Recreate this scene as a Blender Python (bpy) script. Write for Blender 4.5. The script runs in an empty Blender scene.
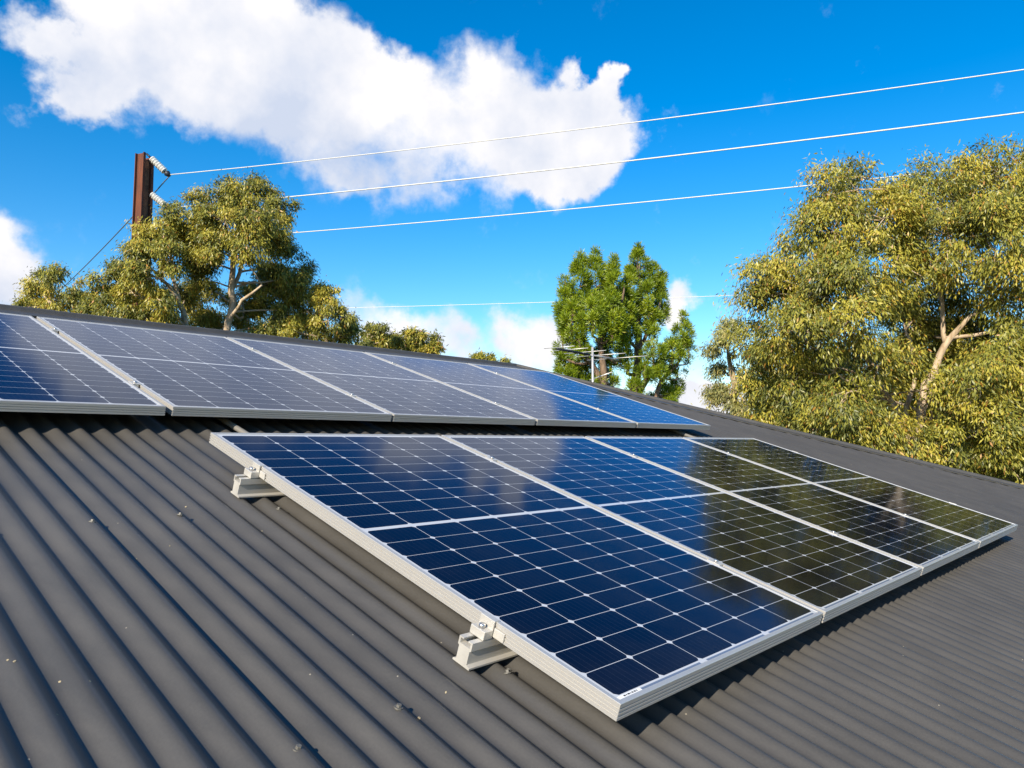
import bpy, bmesh, math, random
import numpy as np
from mathutils import Matrix, Vector

SC = bpy.context.scene
COL = SC.collection
R_ = math.radians
random.seed(7)
RNG = np.random.default_rng(11)

# ------------------------------------------------------------------ camera, sky, sun, exposure
PITCH = R_(17.65)                    # roof pitch
Z0 = 3.6                             # height of the lower array's near corner above the ground
cp, sp = math.cos(PITCH), math.sin(PITCH)
M3 = np.array([[1, 0, 0], [0, cp, -sp], [0, sp, cp]])       # roof frame (along ridge, up slope, normal) -> world


def W(u, v, n=0.0):
    """roof-frame point -> world"""
    p = M3 @ np.array([u, v, n])
    return Vector((p[0], p[1], p[2] + Z0))


RC = np.array([[0.670429, -0.707045, 0.224971], [-0.057164, 0.253085, 0.965754], [-0.739769, -0.660329, 0.129258]])
FPX = 759.33
CAM_W = np.array(W(-1.183564, -0.622534, 0.69439))
CAM_R = M3 @ RC.T                    # columns: camera right, up, back in world
cam_d = bpy.data.cameras.new('camera')
cam_d.sensor_width = 36
cam_d.lens = FPX / 1024 * 36
cam_d.clip_start = 0.05
cam_d.clip_end = 5000
cam = bpy.data.objects.new('camera', cam_d)
COL.objects.link(cam)
mw = np.eye(4)
mw[:3, :3] = CAM_R
mw[:3, 3] = CAM_W
cam.matrix_world = Matrix(mw.tolist())
SC.camera = cam


def direction(px, py):
    d = CAM_R @ np.array([(px - 512) / FPX, -(py - 384) / FPX, -1.0])
    return d / np.linalg.norm(d)


def at(px, py, depth):
    """world point seen at a pixel of the survey photograph at a given depth"""
    d = CAM_R @ np.array([(px - 512) / FPX, -(py - 384) / FPX, -1.0])
    return CAM_W + d * depth


sun_vec = M3 @ np.array([-1.62, -0.22, 1.0])
sun_vec /= np.linalg.norm(sun_vec)
SUN_EL = math.asin(sun_vec[2])
SUN_ROT = math.atan2(sun_vec[0], sun_vec[1])
sun_d = bpy.data.lights.new('sun', 'SUN')
sun_d.energy = 5.0
sun_d.angle = R_(0.5)
sun_d.color = (1.0, 0.88, 0.70)
sun = bpy.data.objects.new('sun', sun_d)
COL.objects.link(sun)
sun.rotation_euler = Vector(sun_vec).to_track_quat('Z', 'Y').to_euler()
sun.location = (0, 0, 60)

SC.view_settings.view_transform = 'Standard'
SC.view_settings.look = 'None'
SC.view_settings.gamma = 1
SC.view_settings.use_curve_mapping = False
SC.view_settings.exposure = 0.68
SC.render.engine = 'CYCLES'
SC.cycles.max_bounces = 6
SC.cycles.transparent_max_bounces = 8
SC.cycles.caustics_reflective = False
SC.cycles.caustics_refractive = False

world = bpy.data.worlds.new('World')
SC.world = world
world.use_nodes = True


def build_sky():
    nt = world.node_tree
    N, L = nt.nodes, nt.links
    bg = N['Background']
    sky = N.new('ShaderNodeTexSky')
    sky.sky_type = 'NISHITA'
    sky.sun_disc = False
    sky.sun_elevation = SUN_EL
    sky.sun_rotation = SUN_ROT
    sky.air_density = 1.0
    sky.dust_density = 0.3
    sky.ozone_density = 2.5
    hs = N.new('ShaderNodeHueSaturation')
    hs.inputs['Hue'].default_value = 0.501
    hs.inputs['Saturation'].default_value = 1.49
    hs.inputs['Value'].default_value = 1.33
    L.new(sky.outputs[0], hs.inputs['Color'])
    tc = N.new('ShaderNodeTexCoord')

    def noise(scale, detail, rough=0.55, src=None, off=0.0):
        n = N.new('ShaderNodeTexNoise')
        n.noise_dimensions = '3D'
        n.inputs['Scale'].default_value = scale
        n.inputs['Detail'].default_value = detail
        n.inputs['Roughness'].default_value = rough
        if off:
            a = N.new('ShaderNodeVectorMath')
            a.inputs[1].default_value = (off, off * 0.7, off * 1.3)
            L.new(src or tc.outputs['Generated'], a.inputs[0])
            L.new(a.outputs[0], n.inputs['Vector'])
        else:
            L.new(src or tc.outputs['Generated'], n.inputs['Vector'])
        return n

    def vm(op, a, b):
        n = N.new('ShaderNodeVectorMath')
        n.operation = op
        for i, s in enumerate((a, b)):
            if isinstance(s, tuple):
                n.inputs[i].default_value = s
            else:
                L.new(s, n.inputs[i])
        return n.outputs[0]

    def ma(op, a, b=None, c=None):
        n = N.new('ShaderNodeMath')
        n.operation = op
        for i, s in enumerate((a, b, c)):
            if s is None:
                continue
            if isinstance(s, (int, float)):
                n.inputs[i].default_value = s
            else:
                L.new(s, n.inputs[i])
        return n.outputs[0]

    n1 = noise(7.0, 3.0)
    w1 = vm('MULTIPLY', vm('SUBTRACT', n1.outputs['Color'], (0.5, 0.5, 0.5)), (0.09, 0.09, 0.09))
    n2 = noise(30.0, 4.0, 0.6)
    w2 = vm('MULTIPLY', vm('SUBTRACT', n2.outputs['Color'], (0.5, 0.5, 0.5)), (0.045, 0.045, 0.045))
    warped = vm('ADD', vm('ADD', tc.outputs['Generated'], w1), w2)

    blobs = [  # pixel-free once turned into directions: big cumulus bank, left bank, low banks, small scraps
        (74, 72, 36), (112, 42, 48), (165, 55, 64), (225, 45, 66), (285, 70, 64), (335, 90, 52), (372, 85, 40), (250, 10, 50),
        (170, 12, 48), (95, 92, 28), (190, 92, 36), (262, 118, 38), (390, 110, 50), (440, 130, 52), (478, 95, 46), (520, 115, 54),
        (560, 138, 50), (592, 132, 40), (604, 155, 30), (590, 105, 26), (552, 165, 30), (500, 158, 34), (410, 165, 36), (330, 150, 36),
        (452, 175, 20), (360, 185, 20), (300, 150, 26), (345, 175, 24), (480, 72, 30), (385, 72, 24), (585, 92, 22),
        (-5, 268, 36), (12, 285, 28), (-30, 250, 50),
        (348, 296, 18), (362, 314, 20), (386, 330, 20), (412, 336, 18), (446, 338, 22), (468, 350, 20), (430, 350, 25), (380, 355, 30),
        (505, 326, 16), (528, 334, 24), (545, 345, 20), (510, 352, 20), (560, 360, 22),
        (672, 300, 17), (668, 318, 12), (690, 400, 22), (712, 398, 20), (660, 410, 25), (735, 410, 22), (620, 405, 20),
    ]
    acc = None
    for (px, py, r) in blobs:
        d = direction(px, py)
        cosang = 1.0 / math.sqrt(1 + ((px - 512) ** 2 + (py - 384) ** 2) / FPX ** 2)
        rr = 1.72 * r / FPX * cosang
        di = N.new('ShaderNodeVectorMath')
        di.operation = 'DISTANCE'
        L.new(warped, di.inputs[0])
        di.inputs[1].default_value = tuple(d)
        mr = N.new('ShaderNodeMapRange')
        mr.interpolation_type = 'SMOOTHSTEP'
        mr.inputs['From Min'].default_value = rr
        mr.inputs['From Max'].default_value = rr * 0.12
        mr.inputs['To Min'].default_value = 0.0
        mr.inputs['To Max'].default_value = 0.62
        L.new(di.outputs['Value'], mr.inputs['Value'])
        acc = mr.outputs[0] if acc is None else ma('ADD', acc, mr.outputs[0])
    # thin wisps and scraps
    for (px, py, r) in [(512, 33, 15), (603, 68, 16), (28, 24, 26), (6, 6, 24), (52, 40, 20), (60, 110, 26), (45, 95, 24), (110, 118, 30), (570, 62, 14), (425, 200, 36), (330, 200, 30), (380, 200, 34), (500, 205, 34), (610, 70, 12)]:
        d = direction(px, py)
        rr = 1.5 * r / FPX * 0.82
        di = N.new('ShaderNodeVectorMath')
        di.operation = 'DISTANCE'
        L.new(warped, di.inputs[0])
        di.inputs[1].default_value = tuple(d)
        mr = N.new('ShaderNodeMapRange')
        mr.interpolation_type = 'SMOOTHSTEP'
        mr.inputs['From Min'].default_value = rr
        mr.inputs['From Max'].default_value = 0.0
        mr.inputs['To Max'].default_value = 0.55
        L.new(di.outputs['Value'], mr.inputs['Value'])
        acc = ma('ADD', acc, mr.outputs[0])
    capd = ma('MINIMUM', acc, 1.25)
    fb = noise(16.0, 7.0, 0.62, off=3.1)
    # cloud tone: white where the sun reaches, pale blue grey towards the flat undersides and in the folds
    sh = None
    for (px, py, r) in [(90, 105, 60), (190, 120, 62), (270, 150, 60), (345, 185, 60), (430, 200, 55), (520, 215, 50), (600, 205, 40), (60, 60, 50), (150, 90, 45),
                        (0, 300, 40)]:
        d = direction(px, py)
        di = N.new('ShaderNodeVectorMath')
        di.operation = 'DISTANCE'
        L.new(warped, di.inputs[0])
        di.inputs[1].default_value = tuple(d)
        mr = N.new('ShaderNodeMapRange')
        mr.interpolation_type = 'SMOOTHSTEP'
        mr.inputs['From Min'].default_value = 1.3 * r / FPX
        mr.inputs['From Max'].default_value = 0.0
        mr.inputs['To Max'].default_value = 0.75
        L.new(di.outputs['Value'], mr.inputs['Value'])
        sh = mr.outputs[0] if sh is None else ma('MAXIMUM', sh, mr.outputs[0])
    dens = ma('ADD', capd, ma('MULTIPLY', ma('SUBTRACT', fb.outputs[0], 0.5), 1.5))
    soft = noise(3.2, 2.0, 0.5, off=1.9)
    sm = N.new('ShaderNodeMapRange')
    sm.inputs['From Min'].default_value = 0.38
    sm.inputs['From Max'].default_value = 0.62
    sm.inputs['To Min'].default_value = 0.72
    sm.inputs['To Max'].default_value = 1.4
    L.new(soft.outputs[0], sm.inputs['Value'])
    dens = ma('SUBTRACT', dens, ma('MULTIPLY', sh, 0.3))
    al = N.new('ShaderNodeMapRange')
    al.interpolation_type = 'SMOOTHSTEP'
    al.inputs['From Min'].default_value = 0.14
    L.new(sm.outputs[0], al.inputs['From Max'])
    L.new(dens, al.inputs['Value'])
    fold = noise(9.0, 5.0, 0.55, off=7.7)
    tone = N.new('ShaderNodeMapRange')
    tone.inputs['From Min'].default_value = 0.2
    tone.inputs['From Max'].default_value = 0.58
    L.new(ma('SUBTRACT', fold.outputs[0], ma('MULTIPLY', sh, 0.28)), tone.inputs['Value'])
    cm = N.new('ShaderNodeMix')
    cm.data_type = 'RGBA'
    cm.inputs[6].default_value = (4.4, 4.9, 6.0, 1)
    cm.inputs[7].default_value = (7.2, 7.05, 7.1, 1)
    L.new(tone.outputs[0], cm.inputs[0])
    mx = N.new('ShaderNodeMix')
    mx.data_type = 'RGBA'
    L.new(al.outputs[0], mx.inputs[0])
    L.new(hs.outputs[0], mx.inputs[6])
    L.new(cm.outputs[2], mx.inputs[7])
    L.new(mx.outputs[2], bg.inputs['Color'])
    bg.inputs['Strength'].default_value = 0.092


build_sky()


# ------------------------------------------------------------------ helpers
def tag(o, label=None, cat=None, group=None, kind=None):
    if label:
        o['label'] = label
    if cat:
        o['category'] = cat
    if group:
        o['group'] = group
    if kind:
        o['kind'] = kind
    return o


def thing(name, label, cat, loc=(0, 0, 0), rot=(0, 0, 0), group=None):
    o = bpy.data.objects.new(name, None)
    COL.objects.link(o)
    o.empty_display_size = 0.1
    o.location = loc
    o.rotation_euler = rot
    return tag(o, label, cat, group)


def roof_thing(name, label, cat, u, v, n, group=None):
    return thing(name, label, cat, W(u, v, n), (PITCH, 0, 0), group)


class MB:
    """collects vertices and faces for one mesh"""

    def __init__(self):
        self.v, self.f, self.sm = [], [], []

    def add(self, verts, faces, smooth=False):
        b = len(self.v)
        self.v += [tuple(map(float, p)) for p in verts]
        self.f += [tuple(i + b for i in f) for f in faces]
        self.sm += [smooth] * len(faces)
        return self

    def box(self, x0, x1, y0, y1, z0, z1):
        return self.add([(x0, y0, z0), (x1, y0, z0), (x1, y1, z0), (x0, y1, z0), (x0, y0, z1), (x1, y0, z1), (x1, y1, z1), (x0, y1, z1)],
                        [(0, 3, 2, 1), (4, 5, 6, 7), (0, 1, 5, 4), (1, 2, 6, 5), (2, 3, 7, 6), (3, 0, 4, 7)])

    def tube(self, pts, radii, sides=8, smooth=True, caps=True):
        pts = [np.array(p, float) for p in pts]
        if isinstance(radii, (int, float)):
            radii = [radii] * len(pts)
        vs, fs = [], []
        prev = None
        for i, p in enumerate(pts):
            a = pts[max(i - 1, 0)]
            b = pts[min(i + 1, len(pts) - 1)]
            t = b - a
            t = t / (np.linalg.norm(t) + 1e-9)
            if prev is None:
                ref = np.array([0, 0, 1.0]) if abs(t[2]) < 0.9 else np.array([1.0, 0, 0])
                x = np.cross(ref, t)
            else:
                x = prev - t * (prev @ t)
            x /= np.linalg.norm(x) + 1e-9
            prev = x
            y = np.cross(t, x)
            for k in range(sides):
                an = 2 * math.pi * k / sides
                vs.append(p + radii[i] * (math.cos(an) * x + math.sin(an) * y))
        n = len(pts)
        for i in range(n - 1):
            for k in range(sides):
                k2 = (k + 1) % sides
                fs.append((i * sides + k, i * sides + k2, (i + 1) * sides + k2, (i + 1) * sides + k))
        if caps:
            fs.append(tuple(range(sides - 1, -1, -1)))
            fs.append(tuple((n - 1) * sides + k for k in range(sides)))
        return self.add(vs, fs, smooth)

    def extrude(self, poly, axis_a, axis_b, axis_c, c0, c1):
        """polygon in (a,b) swept along c"""
        A, B, C = map(np.array, (axis_a, axis_b, axis_c))
        n = len(poly)
        vs = [A * p[0] + B * p[1] + C * c0 for p in poly] + [A * p[0] + B * p[1] + C * c1 for p in poly]
        fs = [(i, (i + 1) % n, n + (i + 1) % n, n + i) for i in range(n)]
        fs += [tuple(range(n - 1, -1, -1)), tuple(range(n, 2 * n))]
        return self.add(vs, fs)

    def build(self, name, mat, parent=None, bevel=0.0, loc=None, rot=None):
        me = bpy.data.meshes.new(name)
        me.from_pydata(self.v, [], self.f)
        me.polygons.foreach_set('use_smooth', self.sm)
        me.update()
        bm = bmesh.new()
        bm.from_mesh(me)
        bmesh.ops.recalc_face_normals(bm, faces=bm.faces)
        bm.to_mesh(me)
        bm.free()
        me.materials.append(mat)
        o = bpy.data.objects.new(name, me)
        COL.objects.link(o)
        if parent:
            o.parent = parent
        if loc is not None:
            o.location = loc
        if rot is not None:
            o.rotation_euler = rot
        if bevel:
            b = o.modifiers.new('bevel', 'BEVEL')
            b.width = bevel
            b.segments = 2
            b.limit_method = 'ANGLE'
            b.angle_limit = R_(40)
        return o


def copy_tree(o, parent=None):
    c = o.copy()
    COL.objects.link(c)
    if parent:
        c.parent = parent
    for ch in list(o.children):
        copy_tree(ch, c)
    return c


# ------------------------------------------------------------------ materials
def mat(name, base=(0.5, 0.5, 0.5), rough=0.5, metal=0.0, spec=0.5):
    m = bpy.data.materials.new(name)
    m.use_nodes = True
    b = m.node_tree.nodes['Principled BSDF']
    b.inputs['Base Color'].default_value = (*base, 1)
    b.inputs['Roughness'].default_value = rough
    b.inputs['Metallic'].default_value = metal
    b.inputs['Specular IOR Level'].default_value = spec
    return m, m.node_tree.nodes, m.node_tree.links, b


def noisy(name, c1, c2, scale, rough=(0.4, 0.6), metal=0.0, coords='Object', stretch=(1, 1, 1), detail=5, bump=0.0, ramp=(0.35, 0.7), spec=0.5):
    m, N, L, b = mat(name, c1, rough[0], metal, spec)
    tc = N.new('ShaderNodeTexCoord')
    mp = N.new('ShaderNodeMapping')
    mp.inputs['Scale'].default_value = stretch
    L.new(tc.outputs[coords], mp.inputs[0])
    n = N.new('ShaderNodeTexNoise')
    n.inputs['Scale'].default_value = scale
    n.inputs['Detail'].default_value = detail
    n.inputs['Roughness'].default_value = 0.6
    L.new(mp.outputs[0], n.inputs['Vector'])
    r = N.new('ShaderNodeValToRGB')
    r.color_ramp.elements[0].position = ramp[0]
    r.color_ramp.elements[0].color = (*c1, 1)
    r.color_ramp.elements[1].position = ramp[1]
    r.color_ramp.elements[1].color = (*c2, 1)
    L.new(n.outputs[0], r.inputs[0])
    L.new(r.outputs[0], b.inputs['Base Color'])
    mr = N.new('ShaderNodeMapRange')
    mr.inputs['From Min'].default_value = 0.3
    mr.inputs['From Max'].default_value = 0.7
    mr.inputs['To Min'].default_value = rough[0]
    mr.inputs['To Max'].default_value = rough[1]
    L.new(n.outputs[0], mr.inputs['Value'])
    L.new(mr.outputs[0], b.inputs['Roughness'])
    if bump:
        bp = N.new('ShaderNodeBump')
        bp.inputs['Strength'].default_value = 1.0
        bp.inputs['Distance'].default_value = bump
        L.new(n.outputs[0], bp.inputs['Height'])
        L.new(bp.outputs[0], b.inputs['Normal'])
    return m


def roof_material():
    m, N, L, b = mat('dark_roof_paint', (0.1, 0.098, 0.095), 0.4)
    tc = N.new('ShaderNodeTexCoord')

    def noise(scale, stretch=(1, 1, 1), detail=4, rough=0.6):
        mp = N.new('ShaderNodeMapping')
        mp.inputs['Scale'].default_value = stretch
        L.new(tc.outputs['Object'], mp.inputs[0])
        n = N.new('ShaderNodeTexNoise')
        n.inputs['Scale'].default_value = scale
        n.inputs['Detail'].default_value = detail
        n.inputs['Roughness'].default_value = rough
        L.new(mp.outputs[0], n.inputs['Vector'])
        return n.outputs[0]

    big = noise(1.3)
    streak = noise(16, (1, 0.06, 1))
    fine = noise(220, detail=3)
    r = N.new('ShaderNodeValToRGB')
    r.color_ramp.elements[0].position = 0.38
    r.color_ramp.elements[0].color = (0.051, 0.0495, 0.047, 1)
    r.color_ramp.elements[1].position = 0.62
    r.color_ramp.elements[1].color = (0.073, 0.070, 0.0655, 1)
    mx = N.new('ShaderNodeMath')
    mx.operation = 'MULTIPLY_ADD'
    mx.inputs[1].default_value = 0.45
    L.new(streak, mx.inputs[0])
    ad = N.new('ShaderNodeMath')
    ad.operation = 'MULTIPLY_ADD'
    ad.inputs[1].default_value = 0.3
    L.new(big, ad.inputs[0])
    fm = N.new('ShaderNodeMath')
    fm.operation = 'MULTIPLY'
    fm.inputs[1].default_value = 0.25
    L.new(fine, fm.inputs[0])
    L.new(fm.outputs[0], ad.inputs[2])
    L.new(ad.outputs[0], mx.inputs[2])
    L.new(mx.outputs[0], r.inputs[0])
    # tiny pale dust flecks
    vo = N.new('ShaderNodeTexVoronoi')
    vo.inputs['Scale'].default_value = 26
    vo.inputs['Randomness'].default_value = 1
    L.new(tc.outputs['Object'], vo.inputs['Vector'])
    lt = N.new('ShaderNodeMath')
    lt.operation = 'LESS_THAN'
    lt.inputs[1].default_value = 0.045
    L.new(vo.outputs['Distance'], lt.inputs[0])
    pk = N.new('ShaderNodeSeparateColor')
    L.new(vo.outputs['Color'], pk.inputs[0])
    g = N.new('ShaderNodeMath')
    g.operation = 'GREATER_THAN'
    g.inputs[1].default_value = 0.8
    L.new(pk.outputs[0], g.inputs[0])
    mu = N.new('ShaderNodeMath')
    mu.operation = 'MULTIPLY'
    L.new(lt.outputs[0], mu.inputs[0])
    L.new(g.outputs[0], mu.inputs[1])
    mc = N.new('ShaderNodeMix')
    mc.data_type = 'RGBA'
    L.new(mu.outputs[0], mc.inputs[0])
    L.new(r.outputs[0], mc.inputs[6])
    mc.inputs[7].default_value = (0.24, 0.22, 0.18, 1)
    L.new(mc.outputs[2], b.inputs['Base Color'])
    mr = N.new('ShaderNodeMapRange')
    mr.inputs['To Min'].default_value = 0.36
    mr.inputs['To Max'].default_value = 0.5
    L.new(streak, mr.inputs['Value'])
    L.new(mr.outputs[0], b.inputs['Roughness'])
    return m


PW, PH, PT, GAP = 1.0, 1.67, 0.035, 0.02


def cell_material():
    """half-cut monocrystalline cells behind glass, laid out in the panel's own metres"""
    m, N, L, b = mat('solar_cells', (0.01, 0.015, 0.05), 0.06)

    def ma(op, a, b_=None, c=None, clamp=False):
        n = N.new('ShaderNodeMath')
        n.operation = op
        n.use_clamp = clamp
        for i, s in enumerate((a, b_, c)):
            if s is None:
                continue
            if isinstance(s, (int, float)):
                n.inputs[i].default_value = s
            else:
                L.new(s, n.inputs[i])
        return n.outputs[0]

    tc = N.new('ShaderNodeTexCoord')
    sx = N.new('ShaderNodeSeparateXYZ')
    L.new(tc.outputs['Object'], sx.inputs[0])
    X, Y = sx.outputs[0], sx.outputs[1]
    CW, CH = 0.1602, 0.0802
    up = ma('GREATER_THAN', Y, 0.8305)
    y0 = ma('MULTIPLY_ADD', up, 0.817, 0.0225)
    ty = ma('DIVIDE', ma('SUBTRACT', Y, y0), CH)
    tx = ma('DIVIDE', ma('SUBTRACT', X, 0.0194), CW)
    fx, fy = ma('FRACT', tx), ma('FRACT', ty)
    ex = ma('MULTIPLY', ma('MINIMUM', fx, ma('SUBTRACT', 1.0, fx)), CW)
    ey = ma('MULTIPLY', ma('MINIMUM', fy, ma('SUBTRACT', 1.0, fy)), CH)
    inx = ma('MULTIPLY', ma('GREATER_THAN', tx, 0.0), ma('LESS_THAN', tx, 6.0))
    iny = ma('MULTIPLY', ma('GREATER_THAN', ty, 0.0), ma('LESS_THAN', ty, 10.0))
    cell = ma('MULTIPLY', ma('GREATER_THAN', ex, 0.0010), ma('GREATER_THAN', ey, 0.00075))
    cell = ma('MULTIPLY', cell, ma('GREATER_THAN', ma('ADD', ex, ey), 0.0094))
    cell = ma('MULTIPLY', cell, ma('MULTIPLY', inx, iny))
    # busbars along the length, fine fingers only as a faint lift
    bb = ma('FRACT', ma('MULTIPLY', fx, 9.0))
    bbm = ma('LESS_THAN', ma('ABSOLUTE', ma('SUBTRACT', bb, 0.5)), 0.022)
    # cell-to-cell colour variation
    wn = N.new('ShaderNodeTexWhiteNoise')
    wn.noise_dimensions = '3D'
    cv = N.new('ShaderNodeCombineXYZ')
    L.new(ma('FLOOR', tx), cv.inputs[0])
    L.new(ma('FLOOR', ma('ADD', ty, ma('MULTIPLY', up, 20.0))), cv.inputs[1])
    oi = N.new('ShaderNodeObjectInfo')
    L.new(oi.outputs['Random'], cv.inputs[2])
    L.new(cv.outputs[0], wn.inputs['Vector'])
    cc = N.new('ShaderNodeMix')
    cc.data_type = 'RGBA'
    cc.inputs[6].default_value = (0.0010, 0.0015, 0.005, 1)
    cc.inputs[7].default_value = (0.0012, 0.0024, 0.009, 1)
    L.new(wn.outputs['Value'], cc.inputs[0])
    c2 = N.new('ShaderNodeMix')
    c2.data_type = 'RGBA'
    L.new(ma('MULTIPLY', bbm, 0.5), c2.inputs[0])
    L.new(cc.outputs[2], c2.inputs[6])
    c2.inputs[7].default_value = (0.035, 0.042, 0.06, 1)
    # tinned ribbon strips in the end margins
    rb = ma('LESS_THAN', ma('ABSOLUTE', ma('SUBTRACT', Y, 0.0155)), 0.0028)
    seg = ma('FRACT', ma('MULTIPLY', tx, 0.5))
    rb = ma('MULTIPLY', rb, ma('GREATER_THAN', ma('MINIMUM', seg, ma('SUBTRACT', 1.0, seg)), 0.045))
    rb = ma('MULTIPLY', rb, inx)
    sheet = N.new('ShaderNodeMix')
    sheet.data_type = 'RGBA'
    L.new(rb, sheet.inputs[0])
    sheet.inputs[6].default_value = (0.5, 0.52, 0.54, 1)
    sheet.inputs[7].default_value = (0.13, 0.17, 0.24, 1)
    fin = N.new('ShaderNodeMix')
    fin.data_type = 'RGBA'
    L.new(cell, fin.inputs[0])
    L.new(sheet.outputs[2], fin.inputs[6])
    L.new(c2.outputs[2], fin.inputs[7])
    nz = N.new('ShaderNodeTexNoise')
    nz.inputs['Scale'].default_value = 5
    nz.inputs['Detail'].default_value = 8
    nz.inputs['Roughness'].default_value = 0.65
    L.new(tc.outputs['Object'], nz.inputs['Vector'])
    # thin dust film, heavier in patches and along the lower frame edge
    low = N.new('ShaderNodeMapRange')
    low.inputs['From Min'].default_value = 0.16
    low.inputs['From Max'].default_value = 0.01
    low.inputs['To Max'].default_value = 0.03
    L.new(Y, low.inputs['Value'])
    dm = N.new('ShaderNodeMapRange')
    dm.inputs['From Min'].default_value = 0.42
    dm.inputs['From Max'].default_value = 0.72
    dm.inputs['To Max'].default_value = 0.010
    L.new(nz.outputs[0], dm.inputs['Value'])
    dust = ma('ADD', dm.outputs[0], ma('MULTIPLY', low.outputs[0], nz.outputs[0]))
    dc = N.new('ShaderNodeMix')
    dc.data_type = 'RGBA'
    L.new(dust, dc.inputs[0])
    L.new(fin.outputs[2], dc.inputs[6])
    dc.inputs[7].default_value = (0.4, 0.37, 0.33, 1)
    mr = N.new('ShaderNodeMapRange')
    mr.inputs['To Min'].default_value = 0.05
    mr.inputs['To Max'].default_value = 0.11
    L.new(nz.outputs[0], mr.inputs['Value'])
    N.remove(b)
    df = N.new('ShaderNodeBsdfDiffuse')
    L.new(dc.outputs[2], df.inputs['Color'])
    gl = N.new('ShaderNodeBsdfGlossy')
    gl.inputs['Color'].default_value = (0.64, 0.73, 0.94, 1)      # blue-violet anti-reflective coating
    L.new(mr.outputs[0], gl.inputs['Roughness'])
    fr_ = N.new('ShaderNodeFresnel')
    fr_.inputs['IOR'].default_value = 1.26
    ms = N.new('ShaderNodeMixShader')
    L.new(fr_.outputs[0], ms.inputs[0])
    L.new(df.outputs[0], ms.inputs[1])
    L.new(gl.outputs[0], ms.inputs[2])
    L.new(ms.outputs[0], N['Material Output'].inputs['Surface'])
    return m


def leaf_material(name, cols, trans=0.27):
    m = bpy.data.materials.new(name)
    m.use_nodes = True
    N, L = m.node_tree.nodes, m.node_tree.links
    N.remove(N['Principled BSDF'])
    out = N['Material Output']
    at_ = N.new('ShaderNodeAttribute')
    at_.attribute_name = 'tint'
    r = N.new('ShaderNodeValToRGB')
    cr = r.color_ramp
    while len(cr.elements) < len(cols):
        cr.elements.new(0.5)
    for e, (p, c) in zip(cr.elements, cols):
        e.position = p
        e.color = (*c, 1)
    L.new(at_.outputs['Fac'], r.inputs[0])
    df = N.new('ShaderNodeBsdfDiffuse')
    tr = N.new('ShaderNodeBsdfTranslucent')
    gl = N.new('ShaderNodeBsdfGlossy')
    gl.inputs['Roughness'].default_value = 0.45
    gl.inputs['Color'].default_value = (0.9, 0.9, 0.9, 1)
    L.new(r.outputs[0], df.inputs[0])
    L.new(r.outputs[0], tr.inputs[0])
    m1 = N.new('ShaderNodeMixShader')
    m1.inputs[0].default_value = trans
    L.new(df.outputs[0], m1.inputs[1])
    L.new(tr.outputs[0], m1.inputs[2])
    m2 = N.new('ShaderNodeMixShader')
    m2.inputs[0].default_value = 0.035
    L.new(m1.outputs[0], m2.inputs[1])
    L.new(gl.outputs[0], m2.inputs[2])
    L.new(m2.outputs[0], out.inputs[0])
    return m


ROOF = roof_material()
CELLS = cell_material()
ALU = mat('anodised_aluminium', (0.55, 0.535, 0.505), 0.4, 0.5)[0]
ALU_RAIL = noisy('mill_aluminium', (0.54, 0.52, 0.48), (0.62, 0.6, 0.55), 18, (0.34, 0.48), 0.4, stretch=(0.2, 1, 1))
STEEL = noisy('bright_steel', (0.55, 0.54, 0.52), (0.68, 0.67, 0.65), 60, (0.25, 0.4), 0.9)
BACKSHEET = mat('white_backsheet', (0.7, 0.7, 0.7), 0.6)[0]
STICKER = mat('white_sticker', (0.8, 0.8, 0.78), 0.5)[0]
PRINT = mat('black_print', (0.03, 0.03, 0.03), 0.6)[0]
SCREWM = noisy('dull_screw_metal', (0.07, 0.07, 0.065), (0.2, 0.19, 0.17), 300, (0.5, 0.7), 0.2)
SPECK = noisy('dry_leaf_bits', (0.26, 0.21, 0.12), (0.45, 0.4, 0.28), 40, (0.6, 0.8))
STRIP = mat('grey_conduit', (0.16, 0.15, 0.135), 0.7)[0]
RUST = noisy('rusted_steel', (0.065, 0.02, 0.012), (0.17, 0.052, 0.022), 5, (0.7, 0.9), 0.1, stretch=(3, 3, 0.35), bump=0.003)
CONCRETE = noisy('pole_concrete', (0.1, 0.045, 0.025), (0.24, 0.12, 0.07), 8, (0.8, 0.95))
PORCELAIN = mat('white_porcelain', (0.82, 0.82, 0.8), 0.2)[0]
DARKMETAL = mat('dark_metal', (0.03, 0.035, 0.045), 0.5, 0.5)[0]
WIREM = mat('bright_wire', (0.6, 0.6, 0.58), 0.5, 0.0)[0]
WIRED = mat('dull_wire', (0.12, 0.14, 0.17), 0.5, 0.3)[0]
ANTM = noisy('weathered_antenna_metal', (0.55, 0.54, 0.5), (0.75, 0.74, 0.7), 8, (0.35, 0.5), 0.6)
BRICK = noisy('painted_wall', (0.42, 0.36, 0.3), (0.5, 0.44, 0.37), 6, (0.8, 0.9))
GLASSD = mat('window_glass', (0.02, 0.025, 0.03), 0.05)[0]
GRASS = noisy('dry_grass_ground', (0.06, 0.075, 0.025), (0.13, 0.11, 0.05), 0.6, (0.9, 1.0), detail=9)
BARK = noisy('gum_bark', (0.28, 0.2, 0.12), (0.58, 0.47, 0.34), 3.0, (0.75, 0.9), stretch=(3, 3, 0.6), bump=0.01)
BARKP = noisy('pine_bark', (0.09, 0.06, 0.04), (0.26, 0.18, 0.12), 5.0, (0.85, 0.95), stretch=(3, 3, 0.7), bump=0.02)
GUM = leaf_material('gum_leaves', [(0.0, (0.09, 0.11, 0.028)), (0.35, (0.25, 0.255, 0.04)), (0.62, (0.42, 0.375, 0.048)), (0.86, (0.52, 0.43, 0.065)), (0.95, (0.40, 0.19, 0.035))])
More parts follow.
